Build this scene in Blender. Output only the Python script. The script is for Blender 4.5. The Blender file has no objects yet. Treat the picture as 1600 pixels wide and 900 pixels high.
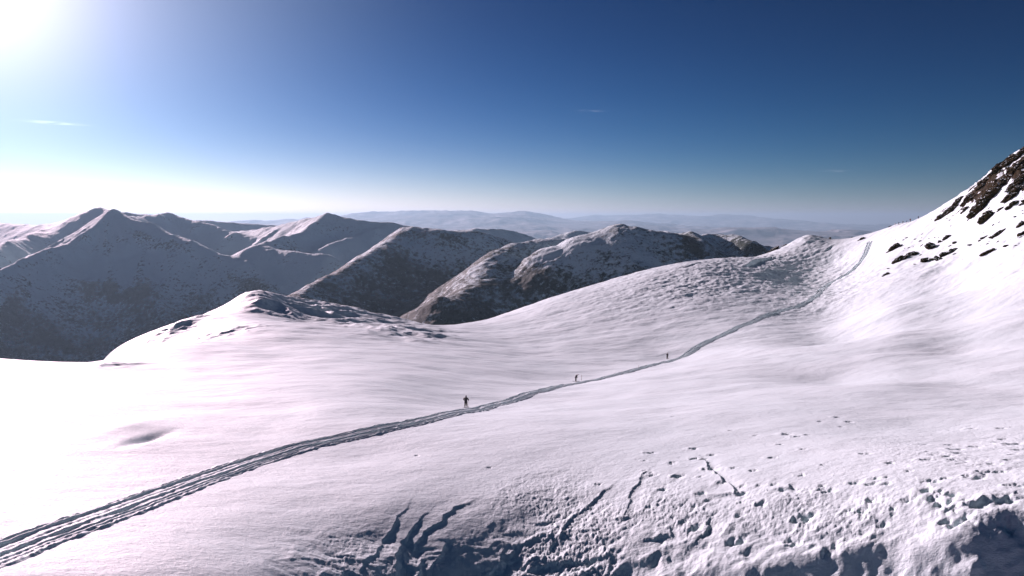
import bpy, math, random
import numpy as np

# ------------------------------------------------------------------ camera, light, exposure
scene = bpy.context.scene
R = math.radians
F = 1067.0                     # focal length in pixels of the 1600 px wide photograph (24 mm)
PITCH = math.atan(110.0 / F)
cam = bpy.data.cameras.new("camera")
cam.lens = 24.0; cam.sensor_width = 36.0
cam.clip_start = 0.5; cam.clip_end = 400000.0
co = bpy.data.objects.new("camera", cam)
scene.collection.objects.link(co)
co.location = (0, 0, 0)
co.rotation_euler = (R(90) - PITCH, 0, 0)
scene.camera = co

SUN_AZ, SUN_EL = R(-38.0), R(16.0)      # azimuth east of +Y
SUN_DIR = (math.sin(SUN_AZ) * math.cos(SUN_EL), math.cos(SUN_AZ) * math.cos(SUN_EL), math.sin(SUN_EL))
sun = bpy.data.lights.new("sun", 'SUN')
sun.energy = 5.0; sun.angle = R(0.55); sun.color = (1.0, 0.715, 0.80)
so = bpy.data.objects.new("sun", sun); scene.collection.objects.link(so)
from mathutils import Vector
so.rotation_euler = Vector(SUN_DIR).to_track_quat('Z', 'Y').to_euler()

w = bpy.data.worlds.new("World"); scene.world = w; w.use_nodes = True
nt = w.node_tree; nt.nodes.clear()
N = nt.nodes.new; L = nt.links.new
out = N('ShaderNodeOutputWorld'); bg = N('ShaderNodeBackground'); sky = N('ShaderNodeTexSky')
sky.sky_type = 'NISHITA'; sky.sun_disc = False
sky.sun_elevation = SUN_EL; sky.sun_rotation = SUN_AZ
sky.altitude = 2400; sky.air_density = 1.0; sky.dust_density = 0.3; sky.ozone_density = 2.5
bg.inputs['Strength'].default_value = 0.05
def VM(op, a, b):
    n = N('ShaderNodeVectorMath'); n.operation = op; L(a, n.inputs[0])
    if isinstance(b, tuple): n.inputs[1].default_value = b
    else: L(b, n.inputs[1])
    return n.outputs[0]
gm = N('ShaderNodeGamma'); gm.inputs['Gamma'].default_value = 2.0        # high, dry mountain air: deep blue
L(VM('MULTIPLY', sky.outputs[0], (0.14, 0.14, 0.14)), gm.inputs['Color'])
hsv = N('ShaderNodeHueSaturation'); hsv.inputs['Saturation'].default_value = 1.45
L(VM('MULTIPLY', gm.outputs[0], (0.05, 2.9, 3.7)), hsv.inputs['Color'])
# aureole round the sun and two cirrus wisps, all fixed in the sky
tc = N('ShaderNodeTexCoord')
dot = N('ShaderNodeVectorMath'); dot.operation = 'DOT_PRODUCT'; dot.inputs[1].default_value = SUN_DIR
L(tc.outputs['Generated'], dot.inputs[0])
def M(op, a, b=None, tree=nt):
    for v in (a, b):
        if hasattr(v, 'id_data'): tree = v.id_data
    n = tree.nodes.new('ShaderNodeMath'); n.operation = op
    for i, v in enumerate((a, b)):
        if v is None: continue
        if isinstance(v, (int, float)): n.inputs[i].default_value = v
        else: tree.links.new(v, n.inputs[i])
    return n.outputs[0]
dpos = M('MAXIMUM', dot.outputs['Value'], 0.0)
g1 = M('MULTIPLY', M('POWER', dpos, 150.0), 9.0)
g2 = M('MULTIPLY', M('POWER', dpos, 44.0), 3.2)
g3 = M('MULTIPLY', M('POWER', dpos, 17.0), 4.2)
glow = M('ADD', g1, g2)
gc = N('ShaderNodeVectorMath'); gc.operation = 'SCALE'; gc.inputs[0].default_value = (1.12, 0.95, 1.0)
L(glow, gc.inputs['Scale'])
sep = N('ShaderNodeSeparateXYZ'); L(tc.outputs['Generated'], sep.inputs[0])
lay = M('POWER', 2.718, M('MULTIPLY', M('MAXIMUM', sep.outputs['Z'], 0.0), -34.0))      # dusty layer along the horizon
lc = N('ShaderNodeVectorMath'); lc.operation = 'SCALE'; lc.inputs[0].default_value = (12.5, 4.2, 6.6)
L(M('MULTIPLY', lay, M('ADD', M('MULTIPLY', M('POWER', dpos, 3.0), 1.2), 0.30)), lc.inputs['Scale'])
gw = N('ShaderNodeVectorMath'); gw.operation = 'SCALE'; gw.inputs[0].default_value = (0.72, 0.82, 1.0); L(g3, gw.inputs['Scale'])
add = N('ShaderNodeVectorMath'); add.operation = 'ADD'
lay2 = M('MULTIPLY', M('POWER', 2.718, M('MULTIPLY', M('MAXIMUM', sep.outputs['Z'], 0.0), -20.0)), M('POWER', dpos, 6.0))
lw = N('ShaderNodeVectorMath'); lw.operation = 'SCALE'; lw.inputs[0].default_value = (19.0, 10.0, 6.0); L(lay2, lw.inputs['Scale'])
def wisp(px, py, wpx, hpx, amp):
    u0, v0 = px - 800.0, 450.0 - py; cp, sp = math.cos(PITCH), math.sin(PITCH)
    d = Vector((u0, F * cp + v0 * sp, v0 * cp - F * sp)); n = d.length; d.normalize()
    e1 = Vector((d.y, -d.x, 0)).normalized(); e2 = e1.cross(d)
    def dt(v):
        q_ = N('ShaderNodeVectorMath'); q_.operation = 'DOT_PRODUCT'; L(tc.outputs['Generated'], q_.inputs[0]); q_.inputs[1].default_value = v; return q_.outputs['Value']
    a = M('MULTIPLY', dt(e1), n / wpx); b = M('MULTIPLY', M('ADD', dt(e2), M('MULTIPLY', M('SINE', M('MULTIPLY', a, 1.6)), 0.25 * hpx / n)), n / hpx)
    g = M('POWER', 2.718, M('MULTIPLY', M('ADD', M('MULTIPLY', a, a), M('MULTIPLY', b, b)), -1.0))
    nz = N('ShaderNodeTexNoise'); nz.inputs['Scale'].default_value = 60.0; nz.inputs['Detail'].default_value = 6
    L(VM('MULTIPLY', tc.outputs['Generated'], (1.0, 1.0, 9.0)), nz.inputs['Vector'])
    return M('MULTIPLY', M('MULTIPLY', g, M('GREATER_THAN', dt(d), 0.0)), M('MULTIPLY', M('MAXIMUM', M('SUBTRACT', nz.outputs['Fac'], 0.38), 0.0), amp))
ws = M('ADD', M('ADD', wisp(85, 192, 34, 2.0, 20.0), wisp(925, 173, 16, 1.6, 6.0)), wisp(1305, 267, 18, 1.4, 5.0))
wc = N('ShaderNodeVectorMath'); wc.operation = 'SCALE'; wc.inputs[0].default_value = (1.0, 1.0, 1.0); L(ws, wc.inputs['Scale'])
L(VM('ADD', VM('ADD', VM('ADD', hsv.outputs[0], lc.outputs[0]), lw.outputs[0]), VM('ADD', wc.outputs[0], gw.outputs[0])), add.inputs[0]); L(gc.outputs[0], add.inputs[1])
L(add.outputs[0], bg.inputs['Color']); L(bg.outputs[0], out.inputs['Surface'])

scene.view_settings.view_transform = 'Standard'
scene.view_settings.look = 'None'
scene.view_settings.exposure = 0.80
scene.view_settings.gamma = 1.0
scene.view_settings.use_curve_mapping = False
scene.cycles.max_bounces = 6
scene.cycles.diffuse_bounces = 2
scene.cycles.glossy_bounces = 2
scene.cycles.volume_bounces = 0
scene.cycles.use_denoising = True
scene.cycles.sample_clamp_indirect = 4.0

# ------------------------------------------------------------------ helpers
def tag(o, label=None, cat=None, group=None, kind=None):
    if label: o['label'] = label
    if cat: o['category'] = cat
    if group: o['group'] = group
    if kind: o['kind'] = kind
    return o

CP, SP = math.cos(PITCH), math.sin(PITCH)
def ray(px, py):
    """azimuth and tangent of elevation of a photograph pixel"""
    u = (px - 800.0); v = -(py - 450.0)
    fwd = F * CP + v * SP
    up = v * CP - F * SP
    return math.atan2(u, fwd), up / math.hypot(u, fwd)
def pt(px, py, r):
    a, t = ray(px, py)
    return (r * math.sin(a), r * math.cos(a), r * t)
def project(x, y, z):
    fwd = y * CP - z * SP
    up = y * SP + z * CP
    return 800 + F * x / fwd, 450 - F * up / fwd

rs = np.random.RandomState(7)
PERM = np.arange(512); rs.shuffle(PERM); PERM = np.concatenate([PERM, PERM])
GA = rs.rand(512) * 2 * math.pi; GX = np.cos(GA).astype(np.float32); GY = np.sin(GA).astype(np.float32)
def perlin(x, y):
    x = np.asarray(x, np.float64); y = np.asarray(y, np.float64)
    xi = np.floor(x); yi = np.floor(y)
    fx = (x - xi).astype(np.float32); fy = (y - yi).astype(np.float32)
    xi = xi.astype(np.int64) & 511; yi = yi.astype(np.int64) & 511
    x1 = (xi + 1) & 511; y1 = (yi + 1) & 511
    u = fx * fx * fx * (fx * (fx * 6 - 15) + 10); v = fy * fy * fy * (fy * (fy * 6 - 15) + 10)
    def g(a, b, dx, dy):
        h = PERM[PERM[a] + b]
        return GX[h] * dx + GY[h] * dy
    n00 = g(xi, yi, fx, fy); n10 = g(x1, yi, fx - 1, fy)
    n01 = g(xi, y1, fx, fy - 1); n11 = g(x1, y1, fx - 1, fy - 1)
    a = n00 + u * (n10 - n00); b = n01 + u * (n11 - n01)
    return (a + v * (b - a)) * 1.5
def fbm(x, y, octv=4, gain=0.5, lac=2.03):
    s = 0; a = 1.0
    for i in range(octv):
        s = s + a * perlin(x + 17.3 * i, y - 9.1 * i); x = x * lac; y = y * lac; a *= gain
    return s
def ridged(x, y, octv=4, gain=0.5, lac=2.07):
    s = 0; a = 1.0; wgt = 1.0
    for i in range(octv):
        n = 1 - np.abs(perlin(x + 31.7 * i, y + 5.3 * i)) ; n = n * n * wgt
        wgt = np.clip(n * 1.6, 0, 1); s = s + a * n; x = x * lac; y = y * lac; a *= gain
    return s
def sstep(a, b, x):
    t = np.clip((x - a) / (b - a), 0, 1); return t * t * (3 - 2 * t)
def rot(x, y, deg):
    c, s = math.cos(R(deg)), math.sin(R(deg)); return x * c + y * s, -x * s + y * c

def grid_mesh(name, X, Y, Z, attrs=None, mat=None, kind='structure'):
    nr, nc = X.shape
    me = bpy.data.meshes.new(name)
    me.vertices.add(nr * nc)
    v = np.stack([X, Y, Z], -1).astype(np.float32).ravel()
    me.vertices.foreach_set('co', v)
    i = np.arange(nr * nc).reshape(nr, nc)
    q = np.stack([i[:-1, :-1], i[:-1, 1:], i[1:, 1:], i[1:, :-1]], -1).reshape(-1, 4)
    n = len(q)
    me.loops.add(n * 4); me.loops.foreach_set('vertex_index', q.ravel().astype(np.int32))
    me.polygons.add(n)
    me.polygons.foreach_set('loop_start', np.arange(0, n * 4, 4, dtype=np.int32))
    me.polygons.foreach_set('use_smooth', np.ones(n, dtype=bool))
    me.update(calc_edges=True)
    for k, a in (attrs or {}).items():
        at = me.attributes.new(k, 'FLOAT', 'POINT'); at.data.foreach_set('value', a.astype(np.float32).ravel())
    if mat: me.materials.append(mat)
    o = bpy.data.objects.new(name, me); scene.collection.objects.link(o)
    if kind: o['kind'] = kind
    return o

# ------------------------------------------------------------------ materials
def newmat(name):
    m = bpy.data.materials.new(name); m.use_nodes = True
    t = m.node_tree; t.nodes.clear()
    o = t.nodes.new('ShaderNodeOutputMaterial'); p = t.nodes.new('ShaderNodeBsdfPrincipled')
    t.links.new(p.outputs[0], o.inputs['Surface'])
    return m, t, p
def tex_noise(t, scale, detail=4, rough=0.55, vec=None, stretch=None):
    n = t.nodes.new('ShaderNodeTexNoise'); n.inputs['Scale'].default_value = scale
    n.inputs['Detail'].default_value = detail; n.inputs['Roughness'].default_value = rough
    c = t.nodes.new('ShaderNodeTexCoord'); src = c.outputs['Object']
    if stretch:
        mp = t.nodes.new('ShaderNodeMapping'); mp.inputs['Scale'].default_value = stretch[:3]
        mp.inputs['Rotation'].default_value = (0, 0, R(stretch[3])); t.links.new(src, mp.inputs[0]); src = mp.outputs[0]
    t.links.new(src, n.inputs['Vector']); return n.outputs['Fac']
def ramp(t, fac, stops):
    r = t.nodes.new('ShaderNodeValToRGB'); e = r.color_ramp.elements
    while len(e) < len(stops): e.new(0.5)
    for k, (p, c) in enumerate(stops):
        e[k].position = p; e[k].color = (*c, 1) if len(c) == 3 else c
    t.links.new(fac, r.inputs[0]); return r.outputs['Color']
def mix(t, fac, a, b):
    m = t.nodes.new('ShaderNodeMix'); m.data_type = 'RGBA'
    for s, v in ((m.inputs[0], fac), (m.inputs[6], a), (m.inputs[7], b)):
        if isinstance(v, (int, float)): s.default_value = v
        elif isinstance(v, tuple): s.default_value = (*v, 1)
        else: t.links.new(v, s)
    return m.outputs[2]
def bump(t, p, h, dist, strength=1.0, prev=None):
    b = t.nodes.new('ShaderNodeBump'); b.inputs['Distance'].default_value = dist; b.inputs['Strength'].default_value = strength
    t.links.new(h, b.inputs['Height'])
    if prev is not None: t.links.new(prev, b.inputs['Normal'])
    t.links.new(b.outputs[0], p.inputs['Normal']); return b.outputs[0]
def attr(t, name):
    a = t.nodes.new('ShaderNodeAttribute'); a.attribute_name = name; return a.outputs['Fac']

SNOW = (0.68, 0.85, 0.855)
ROCK1, ROCK2, ROCK3 = (0.008, 0.006, 0.004), (0.040, 0.025, 0.012), (0.022, 0.021, 0.009)
def rock_colour(t, scale=1.0):
    n = tex_noise(t, 0.9 * scale, 6, 0.65)
    return ramp(t, n, [(0.32, ROCK1), (0.5, ROCK3), (0.62, ROCK2), (0.78, (0.05, 0.036, 0.022))])

def snow_material():
    m, t, p = newmat('snow')
    v = tex_noise(t, 0.05, 4)
    c = ramp(t, v, [(0.3, (0.66, 0.83, 0.835)), (0.7, (0.70, 0.86, 0.865))])
    rk = attr(t, 'rock')
    tcn = t.nodes.new('ShaderNodeTexCoord'); cb = t.nodes.new('ShaderNodeCombineXYZ')
    for k_, (vec, sc_) in enumerate((((0.65, -0.45, 0.62), 0.10), ((-0.51, 0.35, 0.79), 0.62), ((0.57, 0.82, 0.0), 0.12))):   # streaks follow the strata
        dn = t.nodes.new('ShaderNodeVectorMath'); dn.operation = 'DOT_PRODUCT'; t.links.new(tcn.outputs['Object'], dn.inputs[0]); dn.inputs[1].default_value = vec
        t.links.new(M('MULTIPLY', dn.outputs['Value'], sc_, t), cb.inputs[k_])
    rnn = t.nodes.new('ShaderNodeTexNoise'); rnn.inputs['Scale'].default_value = 1.0; rnn.inputs['Detail'].default_value = 6; rnn.inputs['Roughness'].default_value = 0.68
    t.links.new(cb.outputs[0], rnn.inputs['Vector']); rn = rnn.outputs['Fac']
    geo = t.nodes.new('ShaderNodeNewGeometry'); sx = t.nodes.new('ShaderNodeSeparateXYZ'); t.links.new(geo.outputs['Normal'], sx.inputs[0])
    lodge = M('MULTIPLY', M('SUBTRACT', sx.outputs['Z'], 0.78, t), 1.6, t)          # snow lodges on the flatter ledges
    f = M('GREATER_THAN', M('SUBTRACT', M('ADD', rk, M('MULTIPLY', M('SUBTRACT', rn, 0.5), 2.4, t), t), M('MAXIMUM', lodge, 0.0, t), t), 0.5, t)
    f = M('MULTIPLY', f, M('GREATER_THAN', rk, 0.2, t), t)
    c = mix(t, f, c, rock_colour(t))
    t.links.new(c, p.inputs['Base Color'])
    p.inputs['Roughness'].default_value = 0.62
    t.links.new(M('MULTIPLY', M('SUBTRACT', 1.0, M('MULTIPLY', f, 0.85, t), t), 0.35, t), p.inputs['Specular IOR Level'])
    h1 = tex_noise(t, 6.0, 7, 0.68, stretch=(0.6, 1.0, 1.0, 25))
    b1 = bump(t, p, h1, 0.10, 0.55)
    h2 = tex_noise(t, 0.8, 6, 0.7, stretch=(0.55, 1.0, 1.0, 18))
    bump(t, p, h2, 0.40, 0.35, b1)
    
    return m
MAT_SNOW = snow_material()

def mountain_material():
    m, t, p = newmat('mountain')
    vg = attr(t, 'veg')
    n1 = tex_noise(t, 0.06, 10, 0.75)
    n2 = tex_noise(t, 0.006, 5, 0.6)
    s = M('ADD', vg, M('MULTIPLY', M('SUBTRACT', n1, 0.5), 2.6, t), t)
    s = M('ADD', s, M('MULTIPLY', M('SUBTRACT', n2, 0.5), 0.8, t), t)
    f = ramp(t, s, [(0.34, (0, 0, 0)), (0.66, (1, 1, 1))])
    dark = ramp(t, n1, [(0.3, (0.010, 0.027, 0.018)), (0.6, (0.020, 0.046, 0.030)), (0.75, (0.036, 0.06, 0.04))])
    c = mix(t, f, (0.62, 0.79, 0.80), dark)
    t.links.new(c, p.inputs['Base Color'])
    p.inputs['Roughness'].default_value = 0.8; p.inputs['Specular IOR Level'].default_value = 0.2
    h = tex_noise(t, 0.025, 10, 0.66)
    bump(t, p, h, 12.0, 0.8)
    return m
MAT_MTN = mountain_material()

def far_material():
    m, t, p = newmat('far_range')
    n1 = tex_noise(t, 0.0009, 8, 0.65)
    c = ramp(t, n1, [(0.35, (0.12, 0.14, 0.13)), (0.55, (0.28, 0.30, 0.30)), (0.7, (0.6, 0.62, 0.62))])
    t.links.new(c, p.inputs['Base Color']); p.inputs['Roughness'].default_value = 0.9
    p.inputs['Specular IOR Level'].default_value = 0.1
    return m
MAT_FAR = far_material()

# ------------------------------------------------------------------ the near snow field
# surveyed columns: photograph column -> (photograph row, ground range in metres) from near to far
COL = {
 0:    [(900,42),(860,47),(800,54),(750,62),(700,73),(650,88),(600,118),(575,145),(563,170)],
 200:  [(900,41),(850,46),(800,53),(750,62),(700,74),(650,94),(600,128),(575,160),(555,190)],
 400:  [(900,41),(850,46),(800,52),(750,61),(700,73),(650,92),(600,124),(570,160),(545,200),(520,240),(504,268)],
 600:  [(900,44),(850,48),(800,52),(750,59),(700,70),(660,82),(630,98),(600,120),(575,150),(550,190),(530,230),(508,275)],
 728:  [(636,104)],
 800:  [(900,46),(850,49),(800,52.6),(750,58),(700,67),(650,88),(619,125),(595,155),(570,190),(550,225),(530,265),(510,310),(489,370)],
 900:  [(595,170)],
 1000: [(900,45),(850,47.5),(800,51),(750,56),(700,65),(650,88),(610,125),(590,155),(575,190),(560,220),(540,245),(500,295),(460,350),(425,430)],
 1043: [(560,225)],
 1200: [(900,43),(850,46.1),(800,49),(750,53.7),(700,63),(650,85),(600,125),(570,165),(540,215),(515,265),(490,310),(450,370),(420,430),(398,500)],
 1290: [(448,400)],
 1300: [(600,140),(540,235),(500,300),(410,470),(380,560)],
 1400: [(900,42),(850,45),(800,47.5),(750,52),(700,62),(650,85),(600,122),(560,165),(520,210),(480,270),(440,335),(410,385),(380,435),(352,490)],
 1500: [(900,41),(850,44),(820,45.5),(700,64),(600,128),(550,180),(500,240),(450,300),(400,350),(360,390),(320,430),(305,450)],
 1600: [(900,40),(850,43.5),(800,47),(750,52),(700,64),(650,88),(600,125),(550,165),(500,210),(450,258),(400,300),(350,338),(300,372),(262,392),(236,412)],
}
P = []
def addp(px, py, r): P.append(pt(px, py, r))
for px, rows in COL.items():
    for py, r in rows: addp(px, py, r)
for px in (0, 200, 400, 600, 800, 1000, 1200, 1400, 1600):                  # under and behind the frame's lower edge
    x0, y0, z0 = pt(px, 900, COL[px][0][1]); s0 = 0.18 if px < 500 else (0.3 if px < 1100 else 0.5)
    r0 = COL[px][0][1]
    for k in (0.8, 0.55, 0.3):
        P.append((x0 * k, y0 * k, z0 - s0 * r0 * (1 - k)))
def addz(px, r, z):
    a, _ = ray(px, 450); P.append((r * math.sin(a), r * math.cos(a), z))
# beyond the crests
for px, r, z in ((-300,200,-48),(0,215,-52),(0,330,-120),(0,600,-260),(0,950,-420),(-300,600,-280),(-300,950,-420),(100,225,-50),(100,600,-260),
                 (200,215,-38),(200,265,-48),
                 (200,420,-95),(200,600,-200),(200,950,-360),(400,950,-330),
                 (300,410,-62),(400,440,-58),(400,600,-150),(500,450,-62),(500,600,-150),(600,430,-66),(600,600,-150),(600,950,-320),
                 (690,400,-66),(690,600,-140),(800,430,-60),(800,600,-130),(800,950,-300),
                 (1000,480,-40),(1000,600,-90),(1000,950,-280),(1200,550,-30),(1200,700,-90),(1200,950,-220),
                 (1300,610,-20),(1300,760,-70),(1300,950,-160),(1400,560,-8),(1400,600,-14),(1400,720,-30),(1400,950,-120),(1500,500,6),(1500,700,-20),(1500,950,-100),
                 (1600,460,28),(1600,600,0),(1600,950,-100)):
    addz(px, r, z)
# knoll on the left and the little mound behind the saddle
for px, py, r in ((172,552,322),(200,540,326),(240,519,334),(280,502,342),(330,492,350),(360,480,355),(385,466,362),(420,462,370),(470,472,375),(520,477,378),(600,493,375),(640,502,370),
                  (250,545,235),(300,530,260),(300,512,300),(380,500,300),
                  (660,508,330),(690,510,335),(720,507,340),(750,503,345),
                  (500,560,172),(500,520,238),(500,507,270),(480,506,310),(600,511,320)):
    addp(px, py, r)
# right-hand continuation outside the frame
for px, py, r in ((1800,900,38),(1800,700,66),(1800,600,120),(1800,450,240),(1800,300,330),(1800,170,410),(2000,900,36),(2000,700,66),(2000,500,180),(2000,250,320),(2000,120,400),
                  (-200,900,43),(-200,750,64),(-200,650,92),(-200,572,170),(-400,900,44),(-400,700,80),(-400,580,170),
                  (1060,411,455),(1130,404,480),(1265,372,545),(1235,382,520),(1350,372,570),(1440,341,485),(1480,320,475),(1540,275,435),(1570,252,425),(860,466,390),(930,446,410)):
    addp(px, py, r)
for px, r, z in ((1800,500,60),(1800,950,-60),(2000,500,80),(2000,950,-40)): addz(px, r, z)
P = np.array(P)
KA = 1.6
def ctrl(x, y):
    return np.arctan2(x, y) * KA, np.log(np.hypot(x, y))
cu, cv = ctrl(P[:, 0], P[:, 1])
def U(r2): return np.where(r2 > 1e-12, 0.5 * r2 * np.log(np.maximum(r2, 1e-12)), 0)
nP = len(P)
A = np.zeros((nP + 3, nP + 3))
A[:nP, :nP] = U((cu[:, None] - cu) ** 2 + (cv[:, None] - cv) ** 2) + np.eye(nP) * 2e-4
A[:nP, nP] = 1; A[:nP, nP + 1] = cu; A[:nP, nP + 2] = cv; A[nP:, :nP] = A[:nP, nP:].T
WT = np.linalg.solve(A, np.concatenate([P[:, 2], [0, 0, 0]]))
def base_exact(u, v):
    sh = u.shape; u = u.ravel(); v = v.ravel(); o = np.empty(len(u))
    for s in range(0, len(u), 20000):
        uu = u[s:s + 20000]; vv = v[s:s + 20000]
        o[s:s + 20000] = U((uu[:, None] - cu) ** 2 + (vv[:, None] - cv) ** 2) @ WT[:nP] + WT[nP] + WT[nP + 1] * uu + WT[nP + 2] * vv
    return o.reshape(sh)
# coarse table of the smooth base, bicubically read
AZ0, AZ1, LR0, LR1 = R(-56) * KA, R(56) * KA, math.log(8), math.log(1100)
TU, TV = 260, 420
tu = np.linspace(AZ0, AZ1, TU); tv = np.linspace(LR0, LR1, TV)
TAB = base_exact(*np.meshgrid(tu, tv))
def cubic(f):
    return (-0.5 * f + f * f - 0.5 * f ** 3, 1 - 2.5 * f * f + 1.5 * f ** 3, 0.5 * f + 2 * f * f - 1.5 * f ** 3, -0.5 * f * f + 0.5 * f ** 3)
def base(x, y):
    u, v = ctrl(x, y)
    a = np.clip((u - AZ0) / (AZ1 - AZ0) * (TU - 1), 1, TU - 3); b = np.clip((v - LR0) / (LR1 - LR0) * (TV - 1), 1, TV - 3)
    ia = np.floor(a).astype(int); ib = np.floor(b).astype(int)
    wa = cubic(a - ia); wb = cubic(b - ib); s = 0
    for j in range(4):
        row = 0
        for i in range(4): row = row + wa[i] * TAB[ib + j - 1, ia + i - 1]
        s = s + wb[j] * row
    return s

def blob(px, py, cx, cy, rx, ry, ang=0):
    dx = px - cx; dy = py - cy
    c, s = math.cos(R(ang)), math.sin(R(ang))
    a = (dx * c - dy * s) / rx; b = (dx * s + dy * c) / ry
    return np.exp(-(a * a + b * b))
def polydist(px, py, line):
    best = np.full(px.shape, 1e9); side = np.zeros(px.shape); tt = np.zeros(px.shape)
    n = len(line) - 1
    for k in range(n):
        ax, ay = line[k]; bx, by = line[k + 1]
        ux, uy = bx - ax, by - ay; ll = ux * ux + uy * uy
        t = np.clip(((px - ax) * ux + (py - ay) * uy) / ll, 0, 1)
        dx = px - ax - t * ux; dy = py - ay - t * uy
        d = np.hypot(dx, dy); m = d < best
        side = np.where(m, np.sign(ux * dy - uy * dx), side); tt = np.where(m, (k + t) / n, tt); best = np.where(m, d, best)
    return best, side, tt

# wind-cut steps in the foreground: world polylines (built from ground points), lee side lies lower
def ground_xy(px, py):
    a, t = ray(px, py)
    r = np.exp(np.linspace(math.log(26), math.log(780), 900))
    x = r * math.sin(a); y = r * math.cos(a)
    d = base(x, y) - r * t
    k = np.where((d[:-1] < 0) & (d[1:] >= 0))[0]
    if len(k) == 0: return None
    k = k[0]; f = -d[k] / (d[k + 1] - d[k]); rr = r[k] + f * (r[k + 1] - r[k])
    return rr * math.sin(a), rr * math.cos(a)
def wline(pts): return [ground_xy(*q) for q in pts if ground_xy(*q) is not None]
STEPS = [  # line, depth m, width of the lee hollow m
 (wline([(1168,414),(1185,406),(1205,402),(1228,402),(1246,408)]), 6.0, 9.0),
 (wline([(1070,418),(1095,410),(1125,408)]), 1.5, 6.0),
 (wline([(1290,392),(1300,384),(1318,382)]), 2.0, 6.0),
 (wline([(645,858),(662,832),(690,812),(712,792),(752,776)]), 0.24, 1.1),
 (wline([(560,899),(570,880),(590,862),(600,840),(618,812),(648,775)]), 0.22, 0.6),
 (wline([(618,899),(622,860),(635,835),(665,805),(690,780)]), 0.52, 1.3),
 (wline([(655,899),(659,862)]), 0.52, 1.2),
 (wline([(676,886),(690,862),(700,848)]), 0.35, 1.0),
 (wline([(760,899),(775,883),(800,874)]), 0.35, 1.2),
 (wline([(870,845),(885,820),(910,795),(935,775),(965,748)]), 0.3, 1.4),
 (wline([(975,800),(985,770),(1000,745),(1020,725)]), 0.3, 1.2),
 (wline([(955,812),(984,808)]), 0.4, 0.9),
 (wline([(1020,842),(1048,835),(1050,815)]), 0.8, 1.5),
 (wline([(1110,775),(1148,772),(1130,752),(1108,732),(1090,705)]), 0.5, 1.0),
 (wline([(1205,768),(1235,766),(1232,757)]), 0.5, 0.9),
 (wline([(820,895),(870,880),(930,872),(985,868)]), 0.45, 1.4),
 (wline([(1095,838),(1110,812),(1125,806)]), 0.6, 1.2),
 (wline([(1500,792),(1540,782),(1600,780)]), 0.6, 1.4),
 (wline([(1450,755),(1475,790),(1490,805)]), 0.35, 0.8),
]
DENTS = [(1085,697,1.0),(1100,715,1.0),(1110,732,1.3),(1128,755,1.0),(1190,790,1.0),(1484,692,1.0),(1495,702,1.4),(1498,708,1.3),
         (1565,670,1.2),(1568,683,1.0),(1582,692,1.6),(1595,701,1.4),(1551,725,1.2),(1578,719,1.0),(1541,739,1.4),(1528,747,1.4),(1562,738,1.0),(1457,752,1.3),(1462,779,1.4),(1474,789,1.6),
         (1497,812,1.8),(1570,782,1.6),(1530,790,1.1),(1352,707,1.0),(1228,676,1.0),(1335,757,1.0),(1365,785,0.9),(1255,811,1.5),(1300,859,1.5),(1240,850,1.4),
         (1060,742,1.0),(1035,765,1.0),(1020,740,0.9),(935,755,0.9),(1150,850,1.5),(1085,828,1.3),(620,668,0.5),(764,727,0.6),(651,708,0.6)]
rd = np.random.RandomState(5)
for _ in range(90):
    tx_ = rd.uniform(0, 1); DENTS.append((rd.uniform(1000, 1600), 650 + 170 * tx_ ** 0.8 + rd.uniform(-8, 8), rd.uniform(0.5, 1.1)))
DW = [(ground_xy(a, b), s) for a, b, s in DENTS]

LIP = wline([(1010,907),(1100,893),(1180,880),(1330,850),(1480,824),(1600,782),(1750,720),(1950,650)])
LIPX = [p[0] for p in LIP]; LIPY = [p[1] for p in LIP]
def rocky_mask(px, py):
    m = 1.15 * blob(px, py, 1555, 285, 75, 17, 39)
    m = np.maximum(m, 1.1 * blob(px, py, 1535, 305, 40, 14, 42))
    m = np.maximum(m, 1.1 * blob(px, py, 1592, 285, 16, 28, 20))
    m = np.maximum(m, 0.55 * blob(px, py, 1478, 331, 18, 6, 35))
    m = np.maximum(m, 0.50 * blob(px, py, 1590, 330, 26, 14, 30))
    m = np.maximum(m, 0.42 * blob(px, py, 1585, 370, 30, 10, 25))
    m = np.maximum(m, 0.5 * blob(px, py, 1720, 230, 90, 60, 30))
    return m

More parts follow.
